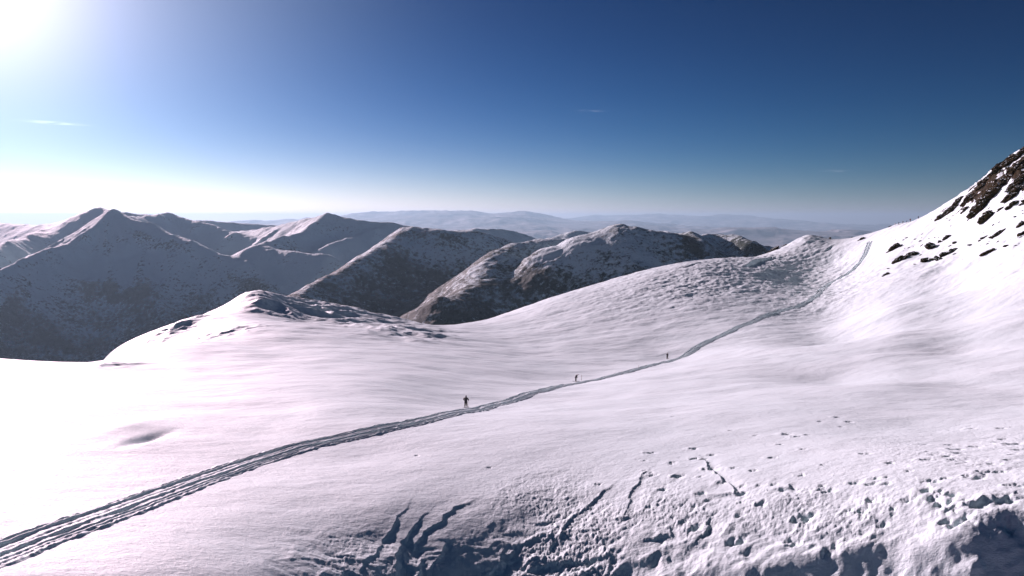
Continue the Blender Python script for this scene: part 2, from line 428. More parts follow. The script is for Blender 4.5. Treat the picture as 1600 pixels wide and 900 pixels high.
def height(x, y, full=True):
    """height of the near snow field at world x, y and how rocky it is there"""
    z = base(x, y)
    px, py = project(x, np.maximum(y, 1.0), z)
    r = np.hypot(x, y)
    vis = sstep(20, 35, r)
    # broad drifts
    z = z + 0.46 * fbm(x / 30, y / 24, 3) * sstep(30, 80, r)
    # long low wind ridges running across the view
    xr, yr = rot(x, y, 20)
    sm = sstep(60, 110, r)
    z = z + (0.09 + 0.16 * sstep(120, 350, r)) * fbm(xr / 22, yr / 8, 3) * (0.3 + 0.7 * sm)
    xr, yr = rot(x, y, 30)
    z = z + (0.022 + 0.08 * sstep(150, 450, r)) * fbm(xr / 4.0, yr / 1.9, 4)
    # rough, wind-scoured ground at the lower right
    rough = sstep(40, 0, (py - 0) * 0) * 0
    m1 = sstep(640, 840, px) * sstep(690, 830, py)
    m2 = sstep(1150, 1500, px) * sstep(610, 760, py)
    m3 = sstep(780, 880, py) * sstep(380, 480, px)
    yl = np.interp(x, LIPX, LIPY); dl = yl - y + 0.6 * perlin(x / 4.0, y / 4.0) + 0.25 * perlin(x / 0.9, y / 2.0)
    dl = np.clip(dl, 0, 12) * sstep(LIPX[0] - 1, LIPX[1], x)
    mm = np.exp(-dl) * np.clip(np.maximum(np.maximum(m1, 0.7 * m2), 0.6 * m3), 0, 1)
    cl = sstep(-0.25, 0.35, fbm(x / 7.5, y / 7.5, 2))
    qx = x + 0.8 * fbm(x / 2.5, y / 2.5, 2); qy = y + 0.8 * fbm(x / 2.5 + 50, y / 2.5, 2)
    z = z + mm * 0.60 * (0.20 * fbm(qx / 5.5, qy / 3.2, 3) + (0.015 + 0.045 * cl) * fbm(qx / 0.9, qy / 0.7, 4) + 0.05 * cl * (ridged(qx / 2.2, qy / 1.3, 3) - 0.9))
    z = z + mm * (0.02 + 0.035 * cl) * fbm(x / 0.40, y / 0.36, 3, 0.7)
    bot = mm * sstep(800, 890, py + 14 * perlin(px / 60, px * 0))
    z = z + bot * (0.20 * fbm(qx / 2.6, qy / 1.5, 3))
    # bumpy shoulder under the ridge, right of the middle
    s1 = np.clip(blob(px, py, 1100, 440, 190, 38, 8) + blob(px, py, 1230, 410, 110, 30, 0) + 0.9 * blob(px, py, 1300, 455, 90, 30, 20), 0, 1)
    z = z + s1 * (0.30 * (ridged(xr / 19, yr / 10, 3) - 0.9) + 0.26 * fbm(x / 3.2, y / 2.6, 4) + 0.22 * (ridged(x / 7, y / 6, 2) - 0.8))
    # knoll: combed drifts
    s2 = np.clip(blob(px, py, 500, 482, 120, 20, -6) + 0.7 * blob(px, py, 640, 520, 60, 14, -5), 0, 1)
    xk, yk = rot(x, y, -20)
    z = z + s2 * 2.2 * (ridged(xk / 26, yk / 12, 3) - 0.9)
    s3 = blob(px, py, 265, 520, 60, 8, 25)
    z = z + s3 * 2.2 * (ridged(x / 14, y / 22, 3) - 0.8)
    s4 = blob(px, py, 350, 520, 60, 6, 12) + blob(px, py, 180, 573, 40, 4, 3) 
    z = z + s4 * 0.8 * (ridged(x / 9, y / 12, 3) - 0.8)
    # rib that throws the long shadow by the ridge, and the crest mound
    # lower slopes of the rocky summit
    s5 = sstep(1360, 1440, px) * sstep(470, 400, py)
    z = z + s5 * (0.8 * (ridged(x / 24, y / 20, 3) - 0.9) + 0.22 * fbm(x / 4.0, y / 5.0, 3))
    rk = rocky_mask(px, py)
    # tilted strata
    ax, ay = rot(x, y, 35)
    st = ridged(ax / 16, (ay * 0.5 + z * 0.9) / 5.0, 4, 0.55)
    z = z + np.clip(rk, 0, 1) * (3.0 * (st - 0.8) + 0.9 * fbm(x / 2.5, y / 2.5, 3))
    rock = rk * (0.35 + 0.65 * sstep(0.75, 1.5, st)) if full else rk
    z = z + 2.2 * blob(px, py, 1262, 376, 26, 9, 5) * (1 + 0.3 * fbm(x / 6, y / 6, 2))
    z = z + 3.0 * blob(px, py, 400, 468, 34, 12, 0)
    z = z - 0.50 * blob(px, py, 232, 686, 34, 4.5, 14) + 0.25 * blob(px, py, 190, 672, 60, 8, 10)
    # lip at the lower right: the ground breaks away into its own shade
    z = z - 1.0 * np.minimum(dl * dl / (dl + 1.6), 9) + np.clip(dl / 2, 0, 1) * (0.22 * (ridged(x / 4.5 + y / 7, y / 3.0, 3) - 0.9) + 0.10 * fbm(x / 1.2, y / 0.8, 3))
    # steps and dents
    for ln, dep, wid in STEPS:
        if len(ln) < 2: continue
        L_ = np.array(ln); pad = wid * 3
        q = (x > L_[:, 0].min() - pad) & (x < L_[:, 0].max() + pad) & (y > L_[:, 1].min() - pad) & (y < L_[:, 1].max() + pad)
        if not q.any(): continue
        xx = x[q] + 0.24 * fbm(x[q] / 1.6, y[q] / 1.6, 4); yy = y[q] + 0.24 * fbm(x[q] / 1.3 + 9, y[q] / 1.3, 3)
        d, sd, tt = polydist(xx, yy, ln)
        opn = (1.05 - tt) ** 1.3 if dep > 0.5 and ln[0][1] < ln[-1][1] - 1 else 1.0
        dloc = dep * opn; wid_ = wid * (0.35 + 0.65 * opn) if dep > 0.5 else wid
        sgn = d * sd                               # positive on the left of the line's direction
        fall = np.where(sgn > 0, 0.35 * np.exp(-np.maximum(sgn, 0) / (wid * 0.5)), -1.0 * (1 - np.exp(np.minimum(sgn, 0) / 0.18)) * np.exp(np.minimum(sgn, 0) / wid_) + 0.35)
        d = d + 0; zz = z[q]; zz += 0.62 * dloc * fall * np.minimum(1, 4 * np.minimum(tt + 0.1, 1.02 - tt)) * np.exp(-np.maximum(d - wid, 0) / wid)
        z[q] = zz
    for c, s in DW:
        if c is None: continue
        s = s * 0.45
        q = (np.abs(x - c[0]) < 2.5 * s) & (np.abs(y - c[1]) < 2.5 * s)
        if not q.any(): continue
        xx = x[q] + 0.4 * s * fbm(x[q] / s * 1.3, y[q] / s * 1.3, 2); yy = y[q] + 0.4 * s * fbm(x[q] / s * 1.3 + 7, y[q] / s * 1.3, 2)
        d2 = ((xx - c[0]) / s) ** 2 + ((yy - c[1]) / (0.6 * s)) ** 2
        z[q] = z[q] - 0.42 * s * np.exp(-d2 * 1.4) + 0.16 * s * np.exp(-(((xx - c[0] + s) / s) ** 2 + ((yy - c[1] - 0.3 * s) / s) ** 2) * 1.5)
    return z, rock

def hit(px, py, r0=28, r1=900):
    a, t = ray(px, py)
    r = np.exp(np.linspace(math.log(r0), math.log(r1), 1600))
    x = r * math.sin(a); y = r * math.cos(a)
    d = height(x, y)[0] - r * t
    k = np.where((d[:-1] < 0) & (d[1:] >= 0))[0]
    if len(k) == 0:
        k = int(np.argmax(d / r)); rr = r[k]
    else:
        k = k[0]; f = -d[k] / (d[k + 1] - d[k]); rr = r[k] + f * (r[k + 1] - r[k])
    X = rr * math.sin(a); Y = rr * math.cos(a)
    return X, Y, float(height(np.array([X]), np.array([Y]))[0][0]), rr

# track centre line
TR = [(-170,925),(-60,888),(0,864),(50,846),(100,828),(150,811),(200,793),(250,774),(300,755),(350,737),(400,719),(450,704),(500,692),(550,681),(600,671),(650,661),
      (700,650),(740,641),(780,630),(820,619),(860,607),(900,598),(950,590),(1000,577),(1043,565),(1075,551),(1105,535),(1135,521),(1165,508),(1185,496),
      (1215,487),(1245,480),(1268,470),(1280,461),(1286,449),(1294,441),(1320,432),(1338,417),(1350,402),(1356,389),(1359,378)]
tw = np.array([hit(a, b)[:2] for a, b in TR])
def catmull(p, n):
    p = np.vstack([2 * p[0] - p[1], p, 2 * p[-1] - p[-2]]); o = []
    for i in range(1, len(p) - 2):
        t = np.linspace(0, 1, n, endpoint=False)[:, None]
        o.append(0.5 * ((2 * p[i]) + (-p[i - 1] + p[i + 1]) * t + (2 * p[i - 1] - 5 * p[i] + 4 * p[i + 1] - p[i + 2]) * t ** 2 + (-p[i - 1] + 3 * p[i] - 3 * p[i + 1] + p[i + 2]) * t ** 3))
    o.append(p[-2][None]); return np.vstack(o)
tw[1:-1] = 0.25 * tw[:-2] + 0.5 * tw[1:-1] + 0.25 * tw[2:]
tline = catmull(tw, 12)
TRACK_HW = 1.72

# terrain sheet: polar grid, finer close by
az = np.linspace(R(-46), R(46), 1750)
lr = np.concatenate([np.linspace(math.log(12), math.log(36), 130, endpoint=False), np.linspace(math.log(36), math.log(620), 1150, endpoint=False), np.linspace(math.log(620), math.log(1080), 60)])
AZ, LRr = np.meshgrid(az, lr); RR = np.exp(LRr)
X = RR * np.sin(AZ); Y = RR * np.cos(AZ)
Z, RK = height(X, Y)
# bed for the groomed track
q = np.zeros(X.shape, bool)
pxg, pyg = project(X, Y, Z)
cand = (RR > 30) & (RR < 640) & (pxg > -260) & (pxg < 1400)
xs, ys = X[cand], Y[cand]
dmin = np.full(len(xs), 1e9)
for k in range(0, len(tline) - 6, 6):
    seg = tline[k:k + 7]
    lo = seg.min(0) - 8; hi = seg.max(0) + 8
    m = (xs > lo[0]) & (xs < hi[0]) & (ys > lo[1]) & (ys < hi[1])
    if m.any():
        d, _, _ = polydist(xs[m], ys[m], [tuple(v) for v in seg]); dmin[m] = np.minimum(dmin[m], d)
zc = Z[cand]; zc -= 0.7 * 1.7 * sstep(TRACK_HW - 0.1, TRACK_HW - 0.7, dmin); Z[cand] = zc
snow_field = grid_mesh('snow_ground', X, Y, Z, {'rock': RK}, MAT_SNOW)

# the track itself: churned strip with ski and sled grooves
def build_track():
    seg = np.hypot(*(tline[1:] - tline[:-1]).T); s = np.concatenate([[0], np.cumsum(seg)])
    S = [0.0]
    while S[-1] < s[-1]:
        k = min(np.searchsorted(s, S[-1]), len(s) - 1); S.append(S[-1] + 0.0028 * np.hypot(*tline[k]))
    S = np.array(S[:-1]); cx = np.interp(S, s, tline[:, 0]); cy = np.interp(S, s, tline[:, 1])
    tx = np.gradient(cx, S); ty = np.gradient(cy, S); n = np.hypot(tx, ty); tx /= n; ty /= n
    off = np.linspace(-TRACK_HW - 0.25, TRACK_HW + 0.25, 78)
    O, SS = np.meshgrid(off, S)
    X = cx[:, None] + O * ty[:, None]; Y = cy[:, None] - O * tx[:, None]
    Z = height(X, Y)[0]
    wob = 0.12 * perlin(SS / 9, SS * 0 + 3.3)
    h = np.zeros_like(Z); far = 1 + np.clip((np.hypot(X, Y) - 100) / 70, 0, 4.0)
    for c, wd, dp, sd in ((-1.28, .11, .08, 1.), (-0.78, .23, .14, 2.), (-0.18, .06, .03, 5.), (0.45, .23, .14, 4.), (1.00, .09, .06, 3.), (1.38, .11, .07, 6.)):
        cc = c + wob + 0.10 * perlin(SS / 5.5, SS * 0 + sd * 7)
        d = np.abs(O - cc) / wd
        am = 0.75 + 0.6 * perlin(SS / 3.0, SS * 0 + sd * 3)
        h -= dp * far * am / (1 + d ** 6)
        h += 0.30 * dp * np.exp(-(d - 1.6) ** 2 * 4)
    h += 0.035 * fbm(X / 0.7, Y / 0.7, 3)
    clod = np.clip(ridged(X / 0.9, Y / 0.9, 2) - 0.85, 0, 1)
    h += 0.16 * clod * sstep(1.15, 1.6, np.abs(O))
    e = sstep(TRACK_HW + 0.2, TRACK_HW - 0.35, np.abs(O) + 0.2 * perlin(X / 1.3, Y / 1.3))
    Z = Z + (h + 0.13) * e - 0.06 * (1 - e)
    grid_mesh('ski_track', X, Y, Z, {'rock': Z * 0}, MAT_SNOW)
build_track()

# ------------------------------------------------------------------ mountains of the middle distance
def seg_fields(x, y, lines):
    """height of ridges: lines = list of (points[(x,y,z)], slope left/right, round, floor)"""
    hs = []
    for pts_, slope, rnd, reach in lines:
        best = np.full(x.shape, -1e9)
        for k in range(len(pts_) - 1):
            a = pts_[k]; b = pts_[k + 1]
            ux, uy = b[0] - a[0], b[1] - a[1]; ll = ux * ux + uy * uy + 1e-9
            t = np.clip(((x - a[0]) * ux + (y - a[1]) * uy) / ll, 0, 1)
            d = np.hypot(x - a[0] - t * ux, y - a[1] - t * uy)
            zc = a[2] + t * (b[2] - a[2])
            f = slope * (np.sqrt(d * d + rnd * rnd) - rnd)
            f = 900 * (1 - np.exp(-f / 900)) + 0.3 * f
            best = np.maximum(best, zc - f)
        hs.append(best)
    hs = np.stack(hs); K = 22.0
    mx = hs.max(0); return mx + K * np.log(np.exp((hs - mx) / K).sum(0)) 
def W(*a): return [pt(*q) for q in a]
MID = [
 # far left range
 (W((-300,360,9000),(-60,345,8500),(0,349,8200),(45,352,7600),(85,350,7000),(120,339,6400),(155,326,6000),(185,332,5800),(230,334,5900),(300,344,6300),(352,347,6600),(420,352,7000),(520,356,7400)), 0.52, 70, 900),
 (W((155,326,6000),(100,352,6400),(60,362,6000),(0,384,5200),(-100,420,4600)), 0.55, 30, 600),
 # summit in front and its ribs
 (W((262,335,5800),(215,338,5300),(178,334,4700)), 0.55, 30, 700),
 (W((178,334,4700),(150,352,4550),(110,374,4400),(50,396,4200),(0,420,4000),(-120,470,3700)), 0.62, 12, 2500),
 (W((178,334,4700),(235,352,4400),(300,378,4100),(370,405,3900),(440,450,3600)), 0.62, 20, 2000),
 (W((178,334,4700),(200,380,4350),(230,430,4000),(260,500,3500)), 0.62, 25, 2000),
 (W((262,335,5800),(330,352,5400),(390,372,5000)), 0.55, 30, 500),
 # second summit with its terrace
 (W((350,364,5600),(405,360,5200),(455,347,4900),(515,335,4600),(560,343,4500),(610,352,4500),(660,357,4600),(720,366,4800)), 0.50, 25, 600),
 (W((515,335,4600),(470,362,4300),(400,385,4000)), 0.55, 25, 300),
 (W((400,386,4000),(450,393,3850),(505,398,3700)), 0.60, 50, 1200),
 (W((610,352,4500),(560,368,4200),(520,378,4000)), 0.5, 30, 300),
 # third summit: bowl between two ribs
 (W((637,361,2900),(690,357,2850),(740,361,2900),(780,372,3000),(800,380,3100)), 0.66, 60, 1200),
 (W((640,361,2900),(600,385,2700),(560,412,2550),(510,438,2400),(460,462,2250)), 0.55, 45, 900),
 # fourth: rounded hill with lit left edge
 (W((900,372,2500),(850,373,2400),(810,382,2350),(785,392,2280),(765,412,2180),(757,435,2050),(730,455,1950),(700,468,1850)), 0.62, 70, 1000),
 # fifth
 (W((880,382,2150),(920,364,2180),(965,357,2200),(1010,363,2200),(1050,367,2200)), 0.80, 110, 1200),
 (W((965,357,2230),(985,385,2120),(1010,425,1950)), 0.66, 60, 1200),
 # rocky ridge right of it
 (W((1000,366,2600),(1040,360,2500),(1075,369,2350),(1095,385,2200),(1110,402,2050)), 0.78, 10, 1200),
 (W((1075,369,2350),(1115,364,2550),(1150,366,2500),(1175,376,2400),(1200,382,2500),(1240,398,2600)), 0.62, 20, 1200),
 # small tops behind
 (W((700,362,4300),(745,357,4200),(785,358,4200),(815,364,4300),(835,371,4400)), 0.5, 15, 400),
 (W((860,372,4600),(900,361,4600),(935,366,4700),(980,368,4900)), 0.45, 40, 300),
 (W((1000,368,3600),(1020,361,3600),(1060,366,3700)), 0.5, 20, 300),
]
azm = np.linspace(R(-48), R(48), 1500)
rm = np.exp(np.concatenate([np.linspace(math.log(700), math.log(3200), 620, endpoint=False), np.linspace(math.log(3200), math.log(10500), 300)]))
AZ, RR = np.meshgrid(azm, rm); X = RR * np.sin(AZ); Y = RR * np.cos(AZ)
wx = 60 * fbm(X / 500, Y / 500, 3) * 0.5; wy = 60 * fbm(X / 500 + 40, Y / 500, 3) * 0.5
wx *= 0.35; wy *= 0.35
H0 = seg_fields(X + wx, Y + wy, MID)
floor = -430 + 60 * fbm(X / 1400, Y / 1400, 3) - 230 * sstep(0.0, -0.35, AZ) * sstep(1200, 2600, RR) + 0 * X
K = 40.0
mxx = np.maximum(H0, floor); H1 = mxx + K * np.log(np.exp((H0 - mxx) / K) + np.exp((floor - mxx) / K))
sx0, sy0, _ = pt(178, 334, 4700)
th = np.arctan2(X - sx0, Y - sy0); dd = np.hypot(X - sx0, Y - sy0); nearm = np.exp(-(dd / 1500) ** 2) * sstep(60, 300, dd)
rib = ridged(th * 3.2 + 0.25 * fbm(X / 400, Y / 400, 3), dd / 900, 4)
dep = np.clip((20 + 0.0 * H1 - H1) / 200, 0, 1)
gul = ridged(X / 420, Y / 420, 5, 0.52) - 0.9
Zm = H1 + nearm * 15 * (rib - 0.9) + gul * (3 + 9 * dep) + 2.2 * fbm(X / 90, Y / 90, 5) + 3.5 * (ridged(X / 170 + wx / 80, Y / 170, 4) - 0.9) + 2.0 * (ridged(X / 60, Y / 40, 3) - 0.8)
gy = np.gradient(Zm, axis=0) / np.gradient(RR, axis=0); gx = np.gradient(Zm, axis=1) / (RR * (azm[1] - azm[0]))
slope = np.hypot(gx, gy)
s1y = np.gradient(H1, axis=0) / np.gradient(RR, axis=0); s1x = np.gradient(H1, axis=1) / (RR * (azm[1] - azm[0])); sl1 = np.hypot(s1x, s1y)
low = Zm + 70 * fbm(X / 300, Y / 300, 4) + 170 * sstep(2600, 3600, RR)
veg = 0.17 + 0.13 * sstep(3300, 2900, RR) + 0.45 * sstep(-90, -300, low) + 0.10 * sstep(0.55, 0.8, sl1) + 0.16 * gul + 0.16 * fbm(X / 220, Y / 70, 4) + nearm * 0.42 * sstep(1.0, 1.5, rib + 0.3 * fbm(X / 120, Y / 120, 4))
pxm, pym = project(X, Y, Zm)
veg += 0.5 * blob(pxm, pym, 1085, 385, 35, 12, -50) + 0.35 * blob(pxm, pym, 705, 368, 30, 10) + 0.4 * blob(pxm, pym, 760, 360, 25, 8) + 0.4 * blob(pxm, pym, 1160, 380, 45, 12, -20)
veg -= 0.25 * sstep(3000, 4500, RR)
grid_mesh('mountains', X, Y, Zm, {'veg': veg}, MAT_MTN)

# ------------------------------------------------------------------ far ranges fading in the air
FAR = [
 (W((540,362,25600),(700,362,24800),(790,366,24000),(850,362,24800),(900,366,25600)), 0.10, 500, 700),
 (W((1000,372,27200),(1100,362,27200),(1160,357,28000),(1230,354,28800),(1290,360,28800),(1345,363,29600),(1480,368,30400),(1700,366,32000)), 0.10, 500, 700),
 (W((300,352,40000),(480,343,40000),(600,332,39200),(655,330,39200),(713,327,39200),(760,331,40000),(815,332,40000),(880,340,41600),(980,346,41600),(1050,353,42400),(1120,356,43200)), 0.10, 600, 1500),
 (W((880,340,64000),(940,337,64000),(1010,334,64000),(1080,337,64000),(1140,336,65600),(1190,341,65600),(1240,350,67200),(1300,353,67200),(1400,349,68800),(1460,352,68800),(1700,352,70400)), 0.10, 600, 2500),
 (W((-300,356,35200),(0,352,35200),(75,348,35200),(200,352,35200),(400,352,36800)), 0.10, 600, 1500),
]
azf = np.linspace(R(-50), R(50), 1300)
rf = np.exp(np.linspace(math.log(9000), math.log(88000), 420))
AZ, RR = np.meshgrid(azf, rf); X = RR * np.sin(AZ); Y = RR * np.cos(AZ)
Hf = seg_fields(X, Y, FAR)
Zf = np.maximum(Hf, -900) + 170 * (ridged(X / 6200, Y / 6200, 6, 0.55) - 1.15) + 25 * fbm(X / 1000, Y / 1000, 3)
grid_mesh('far_ranges', X, Y, Zf, None, MAT_FAR)


# ------------------------------------------------------------------ rocks
def rock_material():
    m, t, p = newmat('rock')
    c = rock_colour(t, 0.8)
    geo = t.nodes.new('ShaderNodeNewGeometry'); sx = t.nodes.new('ShaderNodeSeparateXYZ'); t.links.new(geo.outputs['Normal'], sx.inputs[0])
    n = tex_noise(t, 1.1, 4, 0.6)
    f = M('GREATER_THAN', M('ADD', sx.outputs['Z'], M('MULTIPLY', M('SUBTRACT', n, 0.5), 1.8, t), t), 0.90, t)
    t.links.new(mix(t, f, c, SNOW), p.inputs['Base Color'])
    p.inputs['Roughness'].default_value = 0.85; p.inputs['Specular IOR Level'].default_value = 0.06
    bump(t, p, tex_noise(t, 3.0, 8, 0.7), 0.25, 0.9)
    return m
MAT_ROCK = rock_material()
import bmesh
_ico = bmesh.new(); bmesh.ops.create_icosphere(_ico, subdivisions=4, radius=1)
ICO_V = np.array([v.co[:] for v in _ico.verts]); ICO_F = [[v.index for v in f.verts] for f in _ico.faces]
_ico.free()
def rock_obj(name, px, py, wpx, hpx, ang=25, n=5, label=None, group=None, seed=1, sink=0.25):
    r = np.random.RandomState(seed)
    cx, cy, cz, rr = hit(px, py)
    fw = cy * CP - cz * SP
    Wm, Hm = wpx * fw / F, hpx * fw / F
    a = math.atan2(cx, cy)
    right = np.array([math.cos(a), -math.sin(a), 0]); up = np.array([0, 0, 1.0]); toc = np.array([-math.sin(a), -math.cos(a), 0])
    u = right * math.cos(R(ang)) + up * math.sin(R(ang)); v = -right * math.sin(R(ang)) + up * math.cos(R(ang))
    V = []; Fc = []; off = 0
    if n > 1: n = int(n * 1.7)
    for k in range(n):
        if n == 1: s0, s1 = 0, 0
        else: s0 = r.uniform(-0.5, 0.5) * (Wm - Hm * 0.6); s1 = r.uniform(-0.32, 0.32) * Hm
        lx = Hm * (r.uniform(0.3, 0.95) if n > 1 else 0.9) * (1.0 if n > 1 else 0.5 * Wm / Hm / 0.8); lv = Hm * r.uniform(0.2, 0.46); ld = Hm * r.uniform(0.35, 0.7)
        pnt = ICO_V.copy()
        for _ in range(16):
            d = r.normal(size=3); d /= np.linalg.norm(d); lim = r.uniform(0.62, 0.95)
            h = pnt @ d; m = h > lim
            pnt[m] -= np.outer((h[m] - lim) * 0.92, d)
        o1, o2 = r.uniform(0, 90, 2)
        pn = perlin(pnt[:, 0] * 2.3 + pnt[:, 2] * 1.1 + o1, pnt[:, 1] * 2.3 - pnt[:, 2] * 1.7 + o2) * 0.16 + perlin(pnt[:, 0] * 6 + o2, pnt[:, 1] * 6 + pnt[:, 2] * 5 + o1) * 0.12
        pnt = pnt * (1 + pn[:, None])
        tilt = R(r.uniform(-14, 14)); c_, s_ = math.cos(tilt), math.sin(tilt)
        U_ = u * c_ + v * s_; V_ = -u * s_ + v * c_
        ctr = u * s0 + v * s1
        bx, by = cx + ctr[0], cy + ctr[1]
        gz = height(np.array([bx]), np.array([by]))[0][0]
        # keep each block where the slope really is
        ctr = np.array([bx, by, gz if n > 1 else cz]) + up * (lv * (0.55 - sink))
        if n > 1: ctr = np.array([cx, cy, cz]) * 0 + ctr
        V.append(ctr + pnt[:, :1] * U_ * lx + pnt[:, 1:2] * toc * ld + pnt[:, 2:] * V_ * lv)
        Fc += [[i + off for i in f] for f in ICO_F]; off += len(ICO_V)
    V = np.vstack(V) - np.array([cx, cy, cz])
    me = bpy.data.meshes.new(name); me.from_pydata(V.tolist(), [], Fc); me.update(); me.materials.append(MAT_ROCK)
    o = bpy.data.objects.new(name, me); o.location = (cx, cy, cz); scene.collection.objects.link(o)
    tag(o, label, 'rock', group); return o

OUT = [
 (1590,246,34,9,33,6,'dark jagged outcrop against the sky at the top right corner of the rocky summit'),
 (1556,268,48,9,38,8,'long dark outcrop along the skyline just below the top of the summit'),
 (1530,294,44,9,44,7,'dark rock rib on the skyline halfway down the summit ridge'),
 (1497,315,34,7,38,6,'lowest dark rib on the skyline of the summit ridge'),
 (1562,292,56,16,40,9,'largest brown slab bank in the middle of the rocky summit face'),
 (1540,316,44,14,42,8,'olive brown slab bank at the foot of the summit face'),
 (1594,283,22,13,30,5,'black outcrop under the snow gully at the right edge of the photo'),
 (1584,305,30,10,35,5,'dark ledge right of the olive slab bank, above the round boulder'),
 (1477,336,19,8,32,4,'small dark outcrop on clean snow left of the summit ridge'),
 (1489,328,16,6,38,3,'short dark ledge where the skyline rocks begin'),
 (1541,343,19,16,0,2,'round brown boulder standing alone on the snow below the summit face'),
 (1582,321,17,8,25,3,'dark angular rock upper right of the round brown boulder'),
 (1565,326,12,7,35,2,'small dark rock just right and above the round brown boulder'),
 (1599,317,10,7,20,2,'dark rock cut by the right edge of the photo, level with the summit foot'),
 (1561,366,18,8,28,4,'flat dark outcrop casting shadow below the round brown boulder'),
 (1537,372,20,4,28,3,'thin dark ledge running down left from the flat dark outcrop'),
 (1516,383,9,4,15,1,'small dark oval rock at the end of the thin ledge'),
 (1573,385,9,6,10,1,'small squat rock near the right edge beneath the flat dark outcrop'),
 (1597,351,9,9,40,2,'dark rock at the right edge, level with the round brown boulder base'),
 (1598,366,12,7,25,2,'low brown rock at the right edge, lowest of those touching the frame'),
 (1542,396,16,9,25,3,'olive brown rock low on the slope, right of the long split outcrop'),
 (1397,389,13,11,45,4,'broken rock cluster nearest to the top of the ski track'),
 (1407,407,17,11,35,5,'brown outcrop below the broken cluster, facing the ski track'),
 (1424,399,18,9,30,5,'dark jagged outcrop with snow on its back, left of the shadowed hollow'),
 (1456,387,14,11,-20,3,'dark round-shouldered outcrop above the shadowed hollow'),
 (1476,375,20,6,12,4,'flat dark ledge uphill of the round-shouldered outcrop'),
 (1478,398,36,9,10,7,'long split outcrop in the middle of the lower rock band'),
 (1444,408,10,8,45,3,'small brown outcrop at the left tip of the long split one'),
 (1487,383,14,5,22,2,'narrow reddish ledge above the long split outcrop'),
 (1470,405,12,5,5,2,'little dark rock under the long split outcrop'),
 (1384,430,10,5,25,3,'low broken stones by themselves on the snow below the rock band'),
 (1297,371,4.5,5,60,1,'small black rock standing up on the crest beside the snow mound'),
 (1209,383,13,8,40,3,'black outcrop on the crest left of the snow mound'),
 (1226,381,8,4,20,2,'low snow-dusted rocks between the black outcrop and the snow mound'),
 (1346,374,7,5,20,2,'grey stones just left of the top end of the ski track'),
 (1391,354,5,3,15,1,'low dark rock on the crest left of the hikers'),
 (1332,370,5,2.5,5,1,'flat dark stone on the crest left of the ski track end'),
 (1512,322,26,6,36,6,'thin dark strata line under the lowest skyline rib, pointing down left'),
 (1526,330,22,6,38,5,'short dark strata line between the skyline rib and the olive slab bank'),
 (1573,278,34,8,40,7,'dark strata line crossing the upper part of the brown slab bank'),
 (1598,262,12,10,35,4,'dark rock against the right edge just below the top corner outcrop'),
 (1467,341,10,4,30,2,'tiny dark rock farthest left below the summit ridge skyline'),
]
for k, (px, py, w_, h_, an, n_, lab) in enumerate(OUT):
    if w_ == 0: continue
    if k < 10: h_ *= 1.35; w_ *= 1.1; n_ = int(n_ * 1.9)
    else: h_ *= 1.15
    rock_obj('rock_outcrop' if n_ > 2 else 'boulder', px, py, w_, h_, an, n_, lab, 'bare rocks on the right-hand ridge', 100 + k)
STN = [(1452,373),(1461,371),(1467,371),(1430,374),(1440,384),(1414,388),(1420,387),(1412,392),(1408,385),(1427,386),(1438,399),(1509,360),(1500,350),(1523,339),(1513,344),(1480,342),(1484,344),
       (1546,377),(1543,381),(1551,373),(1559,378),(1537,363),(1548,361),(1552,352),(1562,347),(1586,339),(1597,330),(1598,334),(1389,427),(1388,420),(1502,333),(1508,327),(1519,330),(1456,343),(1463,349),(1486,353),
       (1412,375),(1417,372),(1440,372),(1437,377),(1440,366),(1570,312),(1577,313),(1560,318),(1546,325),(1550,329),(1587,384),(1592,381),(1533,384),(1400,374),(1415,405),(1505,405),(1430,413),(1491,397)]
for k, (px, py) in enumerate(STN):
    rs_ = np.random.RandomState(k); w_ = rs_.uniform(2.2, 5.5)
    rock_obj('stone', px, py, w_, w_ * rs_.uniform(0.35, 0.6), rs_.uniform(10, 40), 1, 'small dark stone poking through the snow among the outcrops of the right-hand ridge', 'small stones on the right-hand ridge', 300 + k, 0.1)

# ------------------------------------------------------------------ people
def plain(name, col, rough=0.7, n_scale=40, var=0.25):
    m, t, p = newmat(name)
    n = tex_noise(t, n_scale, 3)
    c2 = tuple(min(1, c * (1 + var)) for c in col); c1 = tuple(c * (1 - var) for c in col)
    t.links.new(ramp(t, n, [(0.35, c1), (0.65, c2)]), p.inputs['Base Color']); p.inputs['Roughness'].default_value = rough
    return m
M_SKIN = plain('skin', (0.45, 0.28, 0.2), 0.5)
M_BLACK = plain('black_cloth', (0.018, 0.016, 0.022)); M_BROWN = plain('brown_cloth', (0.05, 0.035, 0.02)); M_NAVY = plain('navy_cloth', (0.02, 0.03, 0.07))
M_BLUE = plain('blue_cloth', (0.05, 0.10, 0.22)); M_RED = plain('dark_red_cloth', (0.14, 0.03, 0.03)); M_WHITE = plain('white_cloth', (0.7, 0.7, 0.75)); M_GREY = plain('grey_cloth', (0.10, 0.11, 0.12))
M_POLE = plain('pole_metal', (0.30, 0.27, 0.2), 0.35); M_SKI = plain('ski_top', (0.06, 0.06, 0.07), 0.3); M_WOOD = plain('stake_wood', (0.16, 0.11, 0.08))

